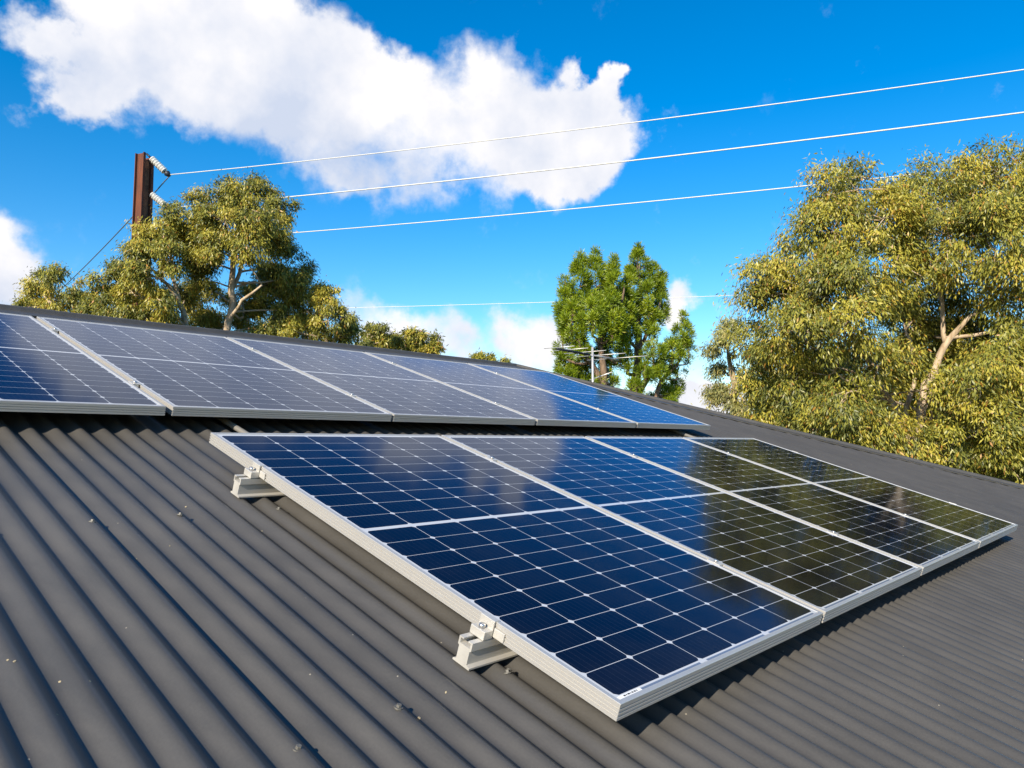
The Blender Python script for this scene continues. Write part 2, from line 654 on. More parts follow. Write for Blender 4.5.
GUM_PALE = leaf_material('pale_gum_leaves', [(0.0, (0.15, 0.17, 0.06)), (0.4, (0.28, 0.28, 0.1)), (0.7, (0.38, 0.36, 0.12)), (0.95, (0.42, 0.32, 0.1))])
PINE = leaf_material('pine_needles', [(0.0, (0.05, 0.10, 0.008)), (0.4, (0.18, 0.26, 0.01)), (0.75, (0.34, 0.41, 0.014)), (0.97, (0.45, 0.43, 0.03))], 0.3)

# ------------------------------------------------------------------ ground
g = MB()
g.add([(-3000, -3000, 0), (3000, -3000, 0), (3000, 3000, 0), (-3000, 3000, 0)], [(0, 1, 2, 3)])
tag(g.build('ground', GRASS), kind='structure')

# ------------------------------------------------------------------ house with its corrugated hip roof
CREST = -0.101                        # crest level of the sheeting below the panel faces
PIT, DEP = 0.0730, 0.0190             # corrugation pitch and depth
U_CREST = -0.484
V_RIDGE, V_EAVE = 4.33, -3.2
HIP_U, HIP_S = 4.36, 1.24             # hip meets ridge at u = HIP_U, falls HIP_S in v for each unit of u
U_LEFT = -8.0


def hip_u(v):
    return HIP_U + (V_RIDGE - v) / HIP_S


def hip_v(u):
    return V_RIDGE if u <= HIP_U else V_RIDGE - (u - HIP_U) * HIP_S


def corr(u):
    return CREST - DEP * 0.5 * (1 - math.cos(2 * math.pi * (u - U_CREST) / PIT))


house = thing('house', 'house with dark grey corrugated metal hip roof carrying two rows of solar panels', 'house', (0, 0, 0))
YR = float(W(0, V_RIDGE, CREST)[1])
ZR = float(W(0, V_RIDGE, CREST)[2])
ZE = float(W(0, V_EAVE, CREST)[2])
YE = float(W(0, V_EAVE, CREST)[1])

roof = MB()
SEG = 12
u_end = hip_u(V_EAVE)
k = math.floor((U_LEFT - U_CREST) / PIT / 10)
sheet_first = U_CREST + 0.022 + k * 10 * PIT
us0 = sheet_first
front_pts = []
while us0 < u_end:
    ua, ub = us0 - 0.052, us0 + 10 * PIT          # each sheet laps under its left neighbour's edge
    n = int(round((ub - ua) / PIT * SEG))
    rows = []
    for i in range(n + 1):
        u = ua + (ub - ua) * i / n
        if u > u_end - 0.01:
            break
        lift = 0.004 * max(0.0, min(1.0, (u - us0) / (10 * PIT)))     # right edge rides over the next sheet
        nn = corr(u) + lift
        rows.append((u, nn))
    vs, fs = [], []
    for (u, nn) in rows:
        vt = hip_v(u)
        for j in range(3):
            vv = V_EAVE + (vt - V_EAVE) * j / 2
            vs.append(W(u, vv, nn))
    for i in range(len(rows) - 1):
        for j in range(2):
            fs.append((i * 3 + j, (i + 1) * 3 + j, (i + 1) * 3 + j + 1, i * 3 + j + 1))
    if len(rows) > 1:
        roof.add(vs, fs, True)
        # folded edge of the overlying sheet
        u, nn = rows[-1]
        vt = hip_v(u)
        e = [W(u, V_EAVE, nn), W(u, vt, nn), W(u + 0.0006, vt, nn - 0.004), W(u + 0.0006, V_EAVE, nn - 0.004)]
        roof.add(e, [(0, 1, 2, 3)])
        # mirrored back slope
        roof.add([(p[0], 2 * YR - p[1], p[2]) for p in vs], fs, True)
    us0 += 10 * PIT
# hip end: corrugations run down towards +X
XE = float(W(u_end, V_EAVE, CREST)[0])
vs, fs = [], []
ny = int((2 * (YR - YE)) / PIT * 6)
for i in range(ny + 1):
    y = YE + 2 * (YR - YE) * i / ny
    t = 1 - abs(y - YR) / (YR - YE)               # 0 at the corners, 1 at the ridge end
    xt = XE + (HIP_U - XE) * t
    zt = ZE + (ZR - ZE) * t
    dz = -DEP * 0.5 * (1 - math.cos(2 * math.pi * y / PIT))
    vs += [(xt, y, zt + dz), (XE, y, ZE + dz)]
for i in range(ny):
    fs.append((2 * i, 2 * i + 1, 2 * i + 3, 2 * i + 2))
roof.add(vs, fs, True)
roof_o = roof.build('roof', ROOF, house)


def cap(p0, p1, da, db, name, scallop=True):
    """folded capping: two wings (unit directions da, db lying in the two roof faces) and a rolled top"""
    p0, p1, da, db = map(np.array, (p0, p1, da, db))
    t = (p1 - p0) / np.linalg.norm(p1 - p0)
    na = np.cross(t, da)
    na = na if na[2] > 0 else -na
    nb = np.cross(t, db)
    nb = nb if nb[2] > 0 else -nb
    up_ = (na + nb) / np.linalg.norm(na + nb)
    side = np.cross(up_, t)
    if side @ da < 0:
        side = -side
    prof = [da * 0.135 - na * 0.002, da * 0.135 + na * 0.004, da * 0.022 + na * 0.006]
    for a in range(0, 181, 30):
        prof.append(up_ * (0.010 + 0.018 * math.sin(R_(a))) + side * 0.018 * math.cos(R_(a)))
    prof += [db * 0.022 + nb * 0.006, db * 0.135 + nb * 0.004, db * 0.135 - nb * 0.002]
    length = np.linalg.norm(p1 - p0)
    m = max(2, int(length / 1.8))
    b = MB()
    for s in range(m):
        a0, a1 = p0 + t * length * s / m, p0 + t * (length * (s + 1) / m + (0.05 if s < m - 1 else 0))
        lift = up_ * 0.0015 * (s % 2)
        k = len(prof)
        b.add([a0 + q + lift for q in prof] + [a1 + q + lift for q in prof], [(i, i + 1, k + i + 1, k + i) for i in range(k - 1)], False)
    return b.build(name, ROOF, roof_o)


ux, vy = M3 @ np.array([1, 0, 0]), M3 @ np.array([0, 1, 0])
lift3 = M3 @ np.array([0, 0, 0.003])
ridge_a, ridge_b = np.array(W(U_LEFT, V_RIDGE, CREST)), np.array(W(HIP_U, V_RIDGE, CREST))
mirror = lambda p: np.array([p[0], 2 * YR - p[1], p[2]])
cap(ridge_a + [0, 0, 0.004], ridge_b + [0, 0, 0.004], -vy, np.array([0, vy[1], -vy[2]]), 'ridge_cap')
hip_b = np.array(W(u_end, V_EAVE, CREST))
ht = (hip_b - ridge_b) / np.linalg.norm(hip_b - ridge_b)
d_front = -ux - ht * (-ux @ ht)
d_front /= np.linalg.norm(d_front)
ey = np.array([0, 1.0, 0])
d_end = ey - ht * (ey @ ht)
d_end /= np.linalg.norm(d_end)
cap(ridge_b + [0, 0, 0.004], hip_b + [0, 0, 0.004], d_front, d_end, 'hip_cap')
md = lambda d: np.array([d[0], -d[1], d[2]])
cap(mirror(ridge_b) + [0, 0, 0.004], mirror(hip_b) + [0, 0, 0.004], md(d_front), md(d_end), 'hip_cap')

# roofing screws on the crests
scr = MB()
scr.tube([(0, 0, 0), (0, 0, 0.0025)], 0.0085, 12, False)
scr.tube([(0, 0, 0.0025), (0, 0, 0.0075)], [0.0052, 0.0048], 6, False)
proto = None
kk = [0, 3, 7, 10]
cnt = 0
for v in (0.28, 1.245, 2.21):
    for j in range(-2, 10):
        for q in kk[:3]:
            u = U_CREST + (j * 10 + q) * PIT
            if v > 2 and 4.2 > u or u > hip_u(v) - 0.25:
                continue
            if 0.05 < u < 4.15 and v > 0:
                continue
            if u < -1.3 or u > 0.2:
                continue
            if proto is None:
                proto = scr.build('screw', SCREWM, roof_o)
                o = proto
            else:
                o = proto.copy()
                COL.objects.link(o)
            o.location = W(u + random.uniform(-0.004, 0.004), v + random.uniform(-0.012, 0.012), CREST)
            o.rotation_euler = (PITCH, 0, random.uniform(0, 3))
            cnt += 1
for v in (-0.7,):
    for j in range(0, 10):
        for q in kk[:3]:
            o = proto.copy()
            COL.objects.link(o)
            u = U_CREST + (j * 10 + q) * PIT
            o.location = W(u + random.uniform(-0.004, 0.004), v, CREST)
            o.rotation_euler = (PITCH, 0, random.uniform(0, 3))
for u, v in ((0.033, 0.288),):
    o = proto.copy()
    COL.objects.link(o)
    o.location = W(u, v, CREST)
    o.rotation_euler = (PITCH, 0, 0.4)

# walls, fascia and gutter under the eaves
wb = MB()
xa, xb, ya, yb, zt = U_LEFT + 0.3, XE - 0.5, YE + 0.5, 2 * YR - YE - 0.5, ZE + 0.02
wb.box(xa, xb, ya, ya + 0.2, 0, zt)
wb.box(xa, xb, yb - 0.2, yb, 0, zt)
wb.box(xb - 0.2, xb, ya + 0.2, yb - 0.2, 0, zt)
wb.box(xa, xa + 0.2, ya + 0.2, yb - 0.2, 0, zt)
wb.add([(xa + 0.02, ya, zt), (xa + 0.02, yb, zt), (xa + 0.02, YR, ZR - 0.25)], [(0, 1, 2)])
wb.build('wall', BRICK, house)
for x in (-4, 0.5, 5.5):
    w_ = MB().box(x, x + 1.6, ya - 0.04, ya - 0.004, 0.9, 2.1).build('window', ALU, house)
    MB().box(x + 0.06, x + 1.54, ya - 0.05, ya - 0.042, 0.96, 2.04).build('pane', GLASSD, w_)
gt = MB()
gp = [(0, 0), (0.11, 0), (0.12, 0.09), (0.115, 0.09), (0.105, 0.006), (0.006, 0.006), (0.006, 0.1), (0, 0.1)]
gt.extrude(gp, (0, -1, 0), (0, 0, 1), (1, 0, 0), U_LEFT, XE)
for i in range(len(gt.v)):
    x, y, z = gt.v[i]
    gt.v[i] = (x, y + YE + 0.02, z + ZE - 0.14)
gt.build('gutter', ROOF, house)

# ------------------------------------------------------------------ solar panels
prof = [(0.003, -PT), (0.0, -PT + 0.0006)]
for gz in (-0.027, -0.019, -0.011):
    prof += [(0.0, gz - 0.0017), (0.0026, gz - 0.0008), (0.0026, gz + 0.0008), (0.0, gz + 0.0017)]
prof += [(0.0, -0.0008), (0.0008, 0.0), (0.0105, 0.0), (0.0112, -0.0006), (0.0112, -0.006), (0.003, -0.006), (0.003, -PT + 0.002), (0.026, -PT + 0.002), (0.026, -PT)]
fr = MB()
n = len(prof)
ring = []
for (sx_, sy_) in ((0, 0), (1, 0), (1, 1), (0, 1)):
    for (d, z) in prof:
        ring.append((d if sx_ == 0 else PW - d, d if sy_ == 0 else PH - d, z))
fs = []
for s in range(4):
    s2 = (s + 1) % 4
    for i in range(n):
        i2 = (i + 1) % n
        fs.append((s * n + i, s2 * n + i, s2 * n + i2, s * n + i2))
fr.add(ring, fs)
glass = MB().box(0.0108, PW - 0.0108, 0.0108, PH - 0.0108, -0.0056, -0.0022)
lower_info = [
    ('near left solar panel of the lower row, deep navy with a small white sticker', 0),
    ('second solar panel of the lower row, half blue and half brown with reflections', 1),
    ('third solar panel along the lower row, mostly dark brown with the tree reflected in it', 2),
    ('far end solar panel of the lower row, narrow looking and wholly dark brown with reflection', 3),
]
upper_info = [
    ('solar panel of the upper row cut off by the left edge of the photo', -1),
    ('solar panel of the upper row above the empty corrugated roof, with pale lavender sheen', 0),
    ('solar panel in the middle of the upper row, palest grey with cloud reflection', 1),
    ('fourth solar panel of the upper row from the left, grey blue fading to blue', 2),
    ('far end solar panel of the upper row, bright sky blue, in front of the antenna', 3),
]


def make_panel(label, u, v, nz=0.0, proto=None):
    if proto is None:
        t = roof_thing('solar_panel', label, 'solar panel', u, v, nz, 'solar panels on the roof')
        fr.build('frame', ALU, t, 0.0)
        glass.build('cell_glass', CELLS, t)
        MB().box(0.02, PW - 0.02, 0.02, PH - 0.02, -0.0072, -0.0064).build('backsheet', BACKSHEET, t)
        return t
    t = copy_tree(proto)
    t.location = W(u, v, nz)
    t['label'] = label
    return t


V_UP, N_UP = 2.02, -0.010
pan = make_panel(lower_info[0][0], 0, 0)
for lab, i in lower_info[1:]:
    make_panel(lab, i * (PW + GAP), 0, random.uniform(-0.001, 0.001), pan)
for lab, i in upper_info:
    u = i * (PW + GAP) + (0.017, 0.017, 0.017, 0.024)[(3, 0, 1, 2)[i]] if i >= 0 else -PW - 0.001
    make_panel(lab, u, V_UP, N_UP + random.uniform(-0.001, 0.001), pan)
st = MB().box(0.018, 0.092, 0.0122, 0.0205, -0.0021, -0.0018).build('sticker', STICKER, pan)
pr = MB()
xx = 0.034
for wd in (0.006, 0.003, 0.007, 0.002, 0.005, 0.006, 0.003):
    pr.box(xx, xx + wd, 0.0145, 0.0183, -0.00175, -0.0016)
    xx += wd + 0.0022
pr.build('print', PRINT, st)


# ------------------------------------------------------------------ mounting rails with clamps and feet
def rail(label, v, u0, u1, ntop, joints, ends):
    t = roof_thing('mounting_rail', label, 'mounting rail', u0, v, ntop, 'aluminium rails under the panels')
    h = abs(ntop - CREST) - 0.006
    L_ = u1 - u0
    # section in (v, n): slotted top channel over a waist and a wide foot flange
    sec = [(-0.025, -h), (0.025, -h), (0.025, -h + 0.004), (0.016, -h + 0.008), (0.016, -0.020), (0.020, -0.018), (0.020, 0), (0.007, 0), (0.007, -0.003),
           (0.015, -0.003), (0.015, -0.014), (-0.015, -0.014), (-0.015, -0.003), (-0.007, -0.003), (-0.007, 0), (-0.020, 0), (-0.020, -0.018), (-0.016, -0.020),
           (-0.016, -h + 0.008), (-0.025, -h + 0.004)]
    MB().extrude(sec, (0, 1, 0), (0, 0, 1), (1, 0, 0), 0, L_).build('rail_body', ALU_RAIL, t)
    for e in ends:
        # stepped end clamp: foot on the rail, upright against the frame, lip over it
        s = 1 if e == 0 else -1
        ue = -u0 if e == 0 else 4 * PW + 3 * GAP - u0
        sec = [(-0.030, 0.001), (-0.0025, 0.001), (-0.0025, PT + 0.0015), (0.009, PT + 0.0015), (0.009, PT + 0.0055), (-0.007, PT + 0.0055), (-0.007, 0.020), (-0.030, 0.020)]
        sec = [(ue + a * s, b) for a, b in sec]
        c = MB().extrude(sec, (1, 0, 0), (0, 0, 1), (0, 1, 0), -0.021, 0.021).build('end_clamp', ALU_RAIL, t, 0.0012)
        b = MB()
        b.tube([(ue - 0.0185 * s, 0, 0.0202), (ue - 0.0185 * s, 0, 0.028)], 0.0072, 14, True)
        b.tube([(ue - 0.0185 * s, 0, 0.028), (ue - 0.0185 * s, 0, 0.0284)], 0.0036, 6, False)
        b.build('bolt', STEEL, c)
        # small tab lying on the frame's side
        MB().box(min(ue - 0.004 * s, ue - 0.0006 * s), max(ue - 0.004 * s, ue - 0.0006 * s), -0.052, -0.022, 0.006, 0.026).build('clip', ALU_RAIL, c, 0.001)
    for j in joints:
        uj = j - u0
        c = MB()
        c.box(uj - 0.017, uj + 0.017, -0.022, 0.022, PT + 0.0012, PT + 0.0048)
        c.box(uj - 0.007, uj + 0.007, -0.022, 0.022, 0.001, PT + 0.0012)
        c = c.build('mid_clamp', ALU_RAIL, t, 0.0008)
        MB().tube([(uj, 0, PT + 0.0050), (uj, 0, PT + 0.0105)], 0.0065, 12, True).build('bolt', STEEL, c)
    f = 0.34
    while f < L_:
        ft = MB()
        ft.box(f - 0.02, f + 0.02, -0.055, -0.0275, -h - 0.004, -h + 0.001)
        ft.box(f - 0.02, f + 0.02, -0.0315, -0.0275, -h + 0.001, -0.006)
        ft.build('rail_foot', ALU_RAIL, t, 0.0008)
        f += 1.1
    return t


J = [PW + GAP / 2, 2 * PW + 1.5 * GAP, 3 * PW + 2.5 * GAP]
rail('bare aluminium rail end sticking out under the front left of the lower row', 0.345, -0.058, 4.1, -PT - 0.003, J, (0, 1))
rail('bare aluminium rail end sticking out near the upper left of the lower row', 1.35, -0.058, 4.1, -PT - 0.003, J, (0, 1))
JU = [0.0115, 1.027, 2.047, 3.067]
rail('aluminium rail under the upper row, only its clamps showing, nearer the gutter', V_UP + 0.33, -1.5, 4.1, N_UP - PT - 0.003, JU, ())
rail('aluminium rail under the upper row, only its clamps showing, close below the ridge', V_UP + 1.33, -1.5, 4.1, N_UP - PT - 0.003, JU, ())

# ------------------------------------------------------------------ thin strips on the roof between the rows, nature unsettled, drawn as tubes
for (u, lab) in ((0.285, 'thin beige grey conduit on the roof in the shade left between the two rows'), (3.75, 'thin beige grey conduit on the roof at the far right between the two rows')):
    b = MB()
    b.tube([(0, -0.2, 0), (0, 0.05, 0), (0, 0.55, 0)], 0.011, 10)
    b.build('conduit', STRIP)
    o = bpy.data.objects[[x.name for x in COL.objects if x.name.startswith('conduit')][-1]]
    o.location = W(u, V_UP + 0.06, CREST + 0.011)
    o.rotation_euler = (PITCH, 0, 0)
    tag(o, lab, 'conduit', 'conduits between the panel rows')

# ------------------------------------------------------------------ dry leaf bits scattered on the sheets
protos = []
for q in range(4):
    b = MB()
    a, c = random.uniform(0.003, 0.005), random.uniform(0.002, 0.0035)
    pts = [(a * math.cos(t) * random.uniform(.7, 1.2), c * math.sin(t) * random.uniform(.7, 1.2)) for t in np.linspace(0, 2 * math.pi, 8)[:-1]]
    b.extrude([(x, y) for x, y in pts], (1, 0, 0), (0, 1, 0), (0, 0, 1), 0, 0.0016)
    protos.append(b)
pobj = [None] * 4
spots = []
tries = 0
while len(spots) < 70 and tries < 5000:
    tries += 1
    if random.random() < 0.62:
        u, v = random.uniform(-1.0, 0.1), random.uniform(0.1, 1.95)
    else:
        u, v = random.uniform(0.1, 6.0), random.uniform(-0.8, 1.8)
        if v > 0.0 and u < 4.3:
            continue
    if -0.07 < u and u < 4.2 and v > -0.03 or u > hip_u(v) - 0.3:
        continue
    spots.append((u, v))
for i, (u, v) in enumerate(spots):
    q = i % 4
    if pobj[q] is None:
        o = protos[q].build('leaf_fragment', SPECK)
        pobj[q] = o
        tag(o, 'tiny pale dry leaf fragment lying on the dark corrugated roof', 'leaf fragment', 'leaf fragments on the roof')
    else:
        o = pobj[q].copy()
        COL.objects.link(o)
    # settle on the local slope of the corrugation
    du = 1e-3
    slope = math.atan((corr(u + du) - corr(u - du)) / (2 * du))
    o.location = W(u, v, corr(u) + 0.0015)
    o.rotation_euler = (Matrix.Rotation(PITCH, 3, 'X') @ Matrix.Rotation(-slope, 3, 'Y') @ Matrix.Rotation(random.uniform(0, 6), 3, 'Z')).to_euler()
    s = random.uniform(0.4, 0.95)
    o.scale = (s, s, s)


# ------------------------------------------------------------------ trees
def leaf_mesh(name, base, axis, wid, length, width, tint, material, parent):
    """one mesh of many diamond leaves: base point, unit axis, unit width direction"""
    n = len(base)
    L_ = length[:, None]
    Wd = width[:, None]
    nrm = np.cross(axis, wid)
    v = np.empty((n, 4, 3), np.float32)
    v[:, 0] = base
    v[:, 1] = base + axis * L_ * 0.45 + wid * Wd * 0.5 + nrm * L_ * 0.04
    v[:, 2] = base + axis * L_
    v[:, 3] = base + axis * L_ * 0.45 - wid * Wd * 0.5 + nrm * L_ * 0.04
    me = bpy.data.meshes.new(name)
    me.vertices.add(n * 4)
    me.vertices.foreach_set('co', v.reshape(-1))
    me.loops.add(n * 4)
    me.loops.foreach_set('vertex_index', np.arange(n * 4, dtype=np.int32))
    me.polygons.add(n)
    me.polygons.foreach_set('loop_start', np.arange(0, n * 4, 4, dtype=np.int32))
    me.polygons.foreach_set('loop_total', np.full(n, 4, np.int32))
    me.update(calc_edges=True)
    a = me.attributes.new('tint', 'FLOAT', 'POINT')
    a.data.foreach_set('value', np.repeat(tint, 4).astype(np.float32))
    me.materials.append(material)
    o = bpy.data.objects.new(name, me)
    COL.objects.link(o)
    o.parent = parent
    return o


def unit(a):
    return a / (np.linalg.norm(a, axis=-1, keepdims=True) + 1e-9)


def wobble(p0, p1, n, amp, sag=0.0):
    p0, p1 = np.array(p0, float), np.array(p1, float)
    L_ = np.linalg.norm(p1 - p0)
    out = []
    o1, o2 = RNG.normal(size=3), RNG.normal(size=3)
    for i in range(n + 1):
        t = i / n
        w = math.sin(math.pi * t)
        out.append(p0 + (p1 - p0) * t + (o1 * w + o2 * math.sin(2 * math.pi * t)) * amp * L_ + np.array([0, 0, -sag * L_ * w]))
    return out


def gum_tree(name, label, base, trunks, lobes, material=None, leaf=0.078, clump_r=0.24, density=1.0, fill=1.0, bark=None, group='gum trees behind the roof', droop=1.0, clear=None):
    """base: ground point. trunks: polylines [(point, radius)...]; lobes: (centre, radius)"""
    base = np.array(base, float)
    t = thing('gum_tree', label, 'tree', base, group=group)
    tm = MB()
    nodes = []
    for tr in trunks:
        pts, rad = [], []
        for i in range(len(tr) - 1):
            (p, r), (q, s) = tr[i], tr[i + 1]
            seg = wobble(p, q, 4, 0.02)
            for j, a in enumerate(seg[:-1] if i < len(tr) - 2 else seg):
                pts.append(a - base)
                rad.append(r + (s - r) * j / 4)
        tm.tube(pts, rad, 9)
        for p, r in zip(pts, rad):
            nodes.append((p + base, r))
    P, A, Wd_, Ln, Wi, Ti = [], [], [], [], [], []
    npos = np.array([q[0] for q in nodes])
    for (c, r) in lobes:
        c = np.array(c, float)
        # limb from the trunk system to the lobe
        cost = np.linalg.norm(npos - c, axis=1) + np.maximum(0, npos[:, 2] - c[2] + 0.3 * r) * 1.5
        i = int(np.argmin(cost))
        pr = nodes[i][1]
        limb = wobble(npos[i], c, 6, 0.05, -0.04)
        r0 = min(pr * 0.7, 0.012 + 0.022 * r + 0.004 * np.linalg.norm(npos[i] - c))
        tm.tube([p - base for p in limb], list(np.linspace(r0, max(0.012, r0 * 0.4), 7)), 6)
        # sub-clumps spread through the lobe's volume, more towards its skin
        k = max(5, int(density * 24 * (r / 0.8) ** 2))
        d = unit(RNG.normal(size=(k, 3)))
        rr = r * RNG.uniform(0.3, 0.95, size=(k, 1)) ** 0.5
        cc = c + d * rr * np.array([1, 1, 0.92])
        for j in range(k):
            tw = wobble(c if RNG.random() < 0.5 else limb[-2], cc[j], 3, 0.08)
            if j % 2 == 0:
                tm.tube([p - base for p in tw], [0.012, 0.009, 0.006, 0.004], 4, caps=False)
            cr = clump_r * RNG.uniform(0.6, 1.25)
            m = int(RNG.uniform(270, 400) * (cr / clump_r) ** 2 * fill)
            q = RNG.normal(size=(m, 3)) * cr * np.array([0.40, 0.40, 0.34])
            b = cc[j] + q
            face = unit(q * 1.2 + d[j] * cr * 1.0 + np.array([0, 0, 0.35 * cr]))
            ax = unit(face * 0.45 + np.array([0, 0, -0.85 * droop]) + RNG.normal(size=(m, 3)) * 0.36)
            wd = unit(np.cross(ax, face + RNG.normal(size=(m, 3)) * 0.45))
            P.append(b)
            A.append(ax)
            Wd_.append(wd)
            ln = leaf * RNG.uniform(0.6, 1.35, size=m)
            Ln.append(ln)
            Wi.append(ln * RNG.uniform(0.2, 0.32, size=m))
            base_t = RNG.uniform(0.08, 0.7)
            ti = np.clip(base_t + RNG.normal(size=m) * 0.16, 0, 0.9)
            tip = RNG.random(m) < 0.045
            ti[tip] = RNG.uniform(0.88, 1.0, tip.sum())
            Ti.append(ti)
    tm.build('trunk', bark or BARK, t)
    P = np.concatenate(P)
    leaf_mesh('crown', P - base, np.concatenate(A), np.concatenate(Wd_), np.concatenate(Ln), np.concatenate(Wi), np.concatenate(Ti), material or GUM, t)
    return t


def lob(lst, D, rs=1.0, jitter=0.0):
    out = []
    for e in lst:
        px, py, r = e[:3]
        dd = e[3] if len(e) > 3 else RNG.uniform(-jitter, jitter)
        out.append((at(px, py, D + dd), rs * r * (D + dd) / FPX))
    return out


def ground_under(px, D):
    p = at(px, 441, D)
    return np.array([p[0], p[1], 0.0])


# big gum on the right
D = 12.6
gb = ground_under(905, D)
pt = lambda x, y, dd=0.0: at(x, y, D + dd)
trunks = [
    [(gb, 0.30), (pt(912, 480), 0.119), (pt(903, 425), 0.094), (pt(893, 405), 0.065), (pt(872, 370, -0.3), 0.045), (pt(850, 330, -0.4), 0.025)],
    [(pt(912, 480), 0.099), (pt(921, 420), 0.074), (pt(925, 385), 0.065), (pt(945, 345), 0.054), (pt(968, 318, -0.2), 0.034), (pt(1000, 292, -0.3), 0.020)],
    [(pt(945, 345), 0.040), (pt(942, 300), 0.034), (pt(938, 262, -0.2), 0.025), (pt(950, 215), 0.015)],
    [(pt(903, 425), 0.050), (pt(909, 400), 0.040), (pt(915, 372, 0.2), 0.030), (pt(905, 330, 0.4), 0.020)],
    [(pt(893, 405), 0.030), (pt(865, 392, -0.4), 0.022), (pt(835, 372, -0.6), 0.015)],
]
lobes = lob([
    (825, 195, 26, -0.2), (805, 232, 28, 0.0), (768, 268, 24, 0.1), (760, 298, 22, 0.3), (842, 178, 22, 0.3),
    (858, 205, 44, 0.3), (835, 232, 40, -0.4), (880, 220, 40, -0.5), (795, 265, 40, 0.2), (775, 285, 34, 0.6), (815, 290, 42, -0.6), (850, 275, 46, -0.9),
    (895, 265, 38, -0.3), (770, 335, 36, 0.2), (800, 330, 42, -0.8), (845, 325, 40, -1.1), (752, 372, 26, 0.5), (790, 390, 34, 0.2), (775, 405, 30, 0.6),
    (928, 205, 44, 0.4), (965, 190, 42, 0.9), (1000, 178, 44, 0.6), (950, 240, 42, -0.6), (990, 235, 46, -0.8), (1035, 215, 50, 0.3), (1060, 190, 50, 1.0),
    (1020, 270, 44, -0.9), (1000, 310, 30, 0.9), (960, 285, 30, 0.8), (1045, 320, 48, -0.6), (1010, 360, 42, -1.0), (975, 385, 38, -1.2), (1030, 400, 44, -0.8),
    (985, 430, 40, -1.0), (1020, 455, 44, -0.6), (945, 450, 32, -0.9), (905, 455, 34, -1.0), (865, 435, 36, -0.9), (840, 405, 36, -1.2), (878, 365, 26, -0.9),
    (820, 430, 34, -0.3), (780, 425, 30, 0.4), (905, 320, 30, 0.9), (930, 350, 40, 1.3), (880, 400, 34, 1.2), (845, 365, 40, 1.0), (950, 410, 40, 1.2),
    (815, 365, 30, 0.9), (900, 240, 34, 1.0), (885, 425, 20, -1.3), (915, 440, 22, -1.2), (940, 385, 16, -1.0), (900, 365, 16, -0.9), (918, 290, 30, 1.2), (900, 305, 28, 1.4), (935, 315, 28, 1.5), (955, 335, 26, 1.5), (905, 355, 30, 1.6), (985, 345, 30, 1.4), (930, 270, 24, -0.5), (895, 300, 22, -0.4), (1065, 380, 50, 0.4), (1080, 270, 55, 0.4), (1075, 450, 50, 0.2), (1000, 480, 45, 0.3), (930, 490, 40, 0.3), (860, 480, 40, 0.3),
], D)
gum_tree('gum_tree', 'large olive gold gum tree with pale forked limbs filling the right side', gb, trunks, lobes, leaf=0.078, clump_r=0.30, density=1.1)

# lower gums standing behind it
D = 19.0
gb = ground_under(800, D)
gum_tree('gum_tree', 'shaded gum behind the left side of the large gum, glimpsed through its branches', gb,
         [[(gb, 0.14), (at(800, 430, D), 0.08), (at(805, 380, D), 0.03)]],
         lob([(770, 400, 24), (790, 380, 26), (815, 395, 28), (840, 415, 28), (780, 430, 26), (810, 440, 28), (845, 450, 28), (800, 350, 22), (870, 430, 28), (870, 390, 28), (840, 370, 24), (760, 440, 20), (880, 470, 26)], D, 1.0, 0.8),
         leaf=0.12, clump_r=0.3, density=1.0)
gb = ground_under(980, D)
gum_tree('gum_tree', 'shaded gum behind the right side of the large gum, glimpsed through its branches', gb,
         [[(gb, 0.14), (at(980, 430, D), 0.08), (at(985, 380, D), 0.03)]],
         lob([(920, 400, 28), (905, 440, 28), (945, 430, 30), (980, 400, 30), (1015, 420, 30), (960, 370, 28), (1000, 370, 28), (1040, 390, 34), (950, 465, 28), (990, 460, 30), (1040, 450, 34), (930, 350, 24), (1080, 420, 36), (1000, 490, 30)], D, 1.0, 0.8),
         leaf=0.12, clump_r=0.3, density=1.0)

# small paler gum beside it
D = 15.0
gb = ground_under(735, D)
gum_tree('gum_tree', 'small pale green gum peeping out left of the large gum tree', gb,
         [[(gb, 0.12), (pt(738, 430, 2.4), 0.09), (at(736, 390, D), 0.07), (at(728, 350, D), 0.03)]],
         lob([(722, 340, 17), (733, 325, 13), (742, 345, 18), (726, 372, 16), (740, 392, 24), (726, 408, 18), (752, 415, 26), (718, 392, 10)], D, 1.0, 0.5),
         GUM_PALE, leaf=0.078, clump_r=0.22, density=1.1)

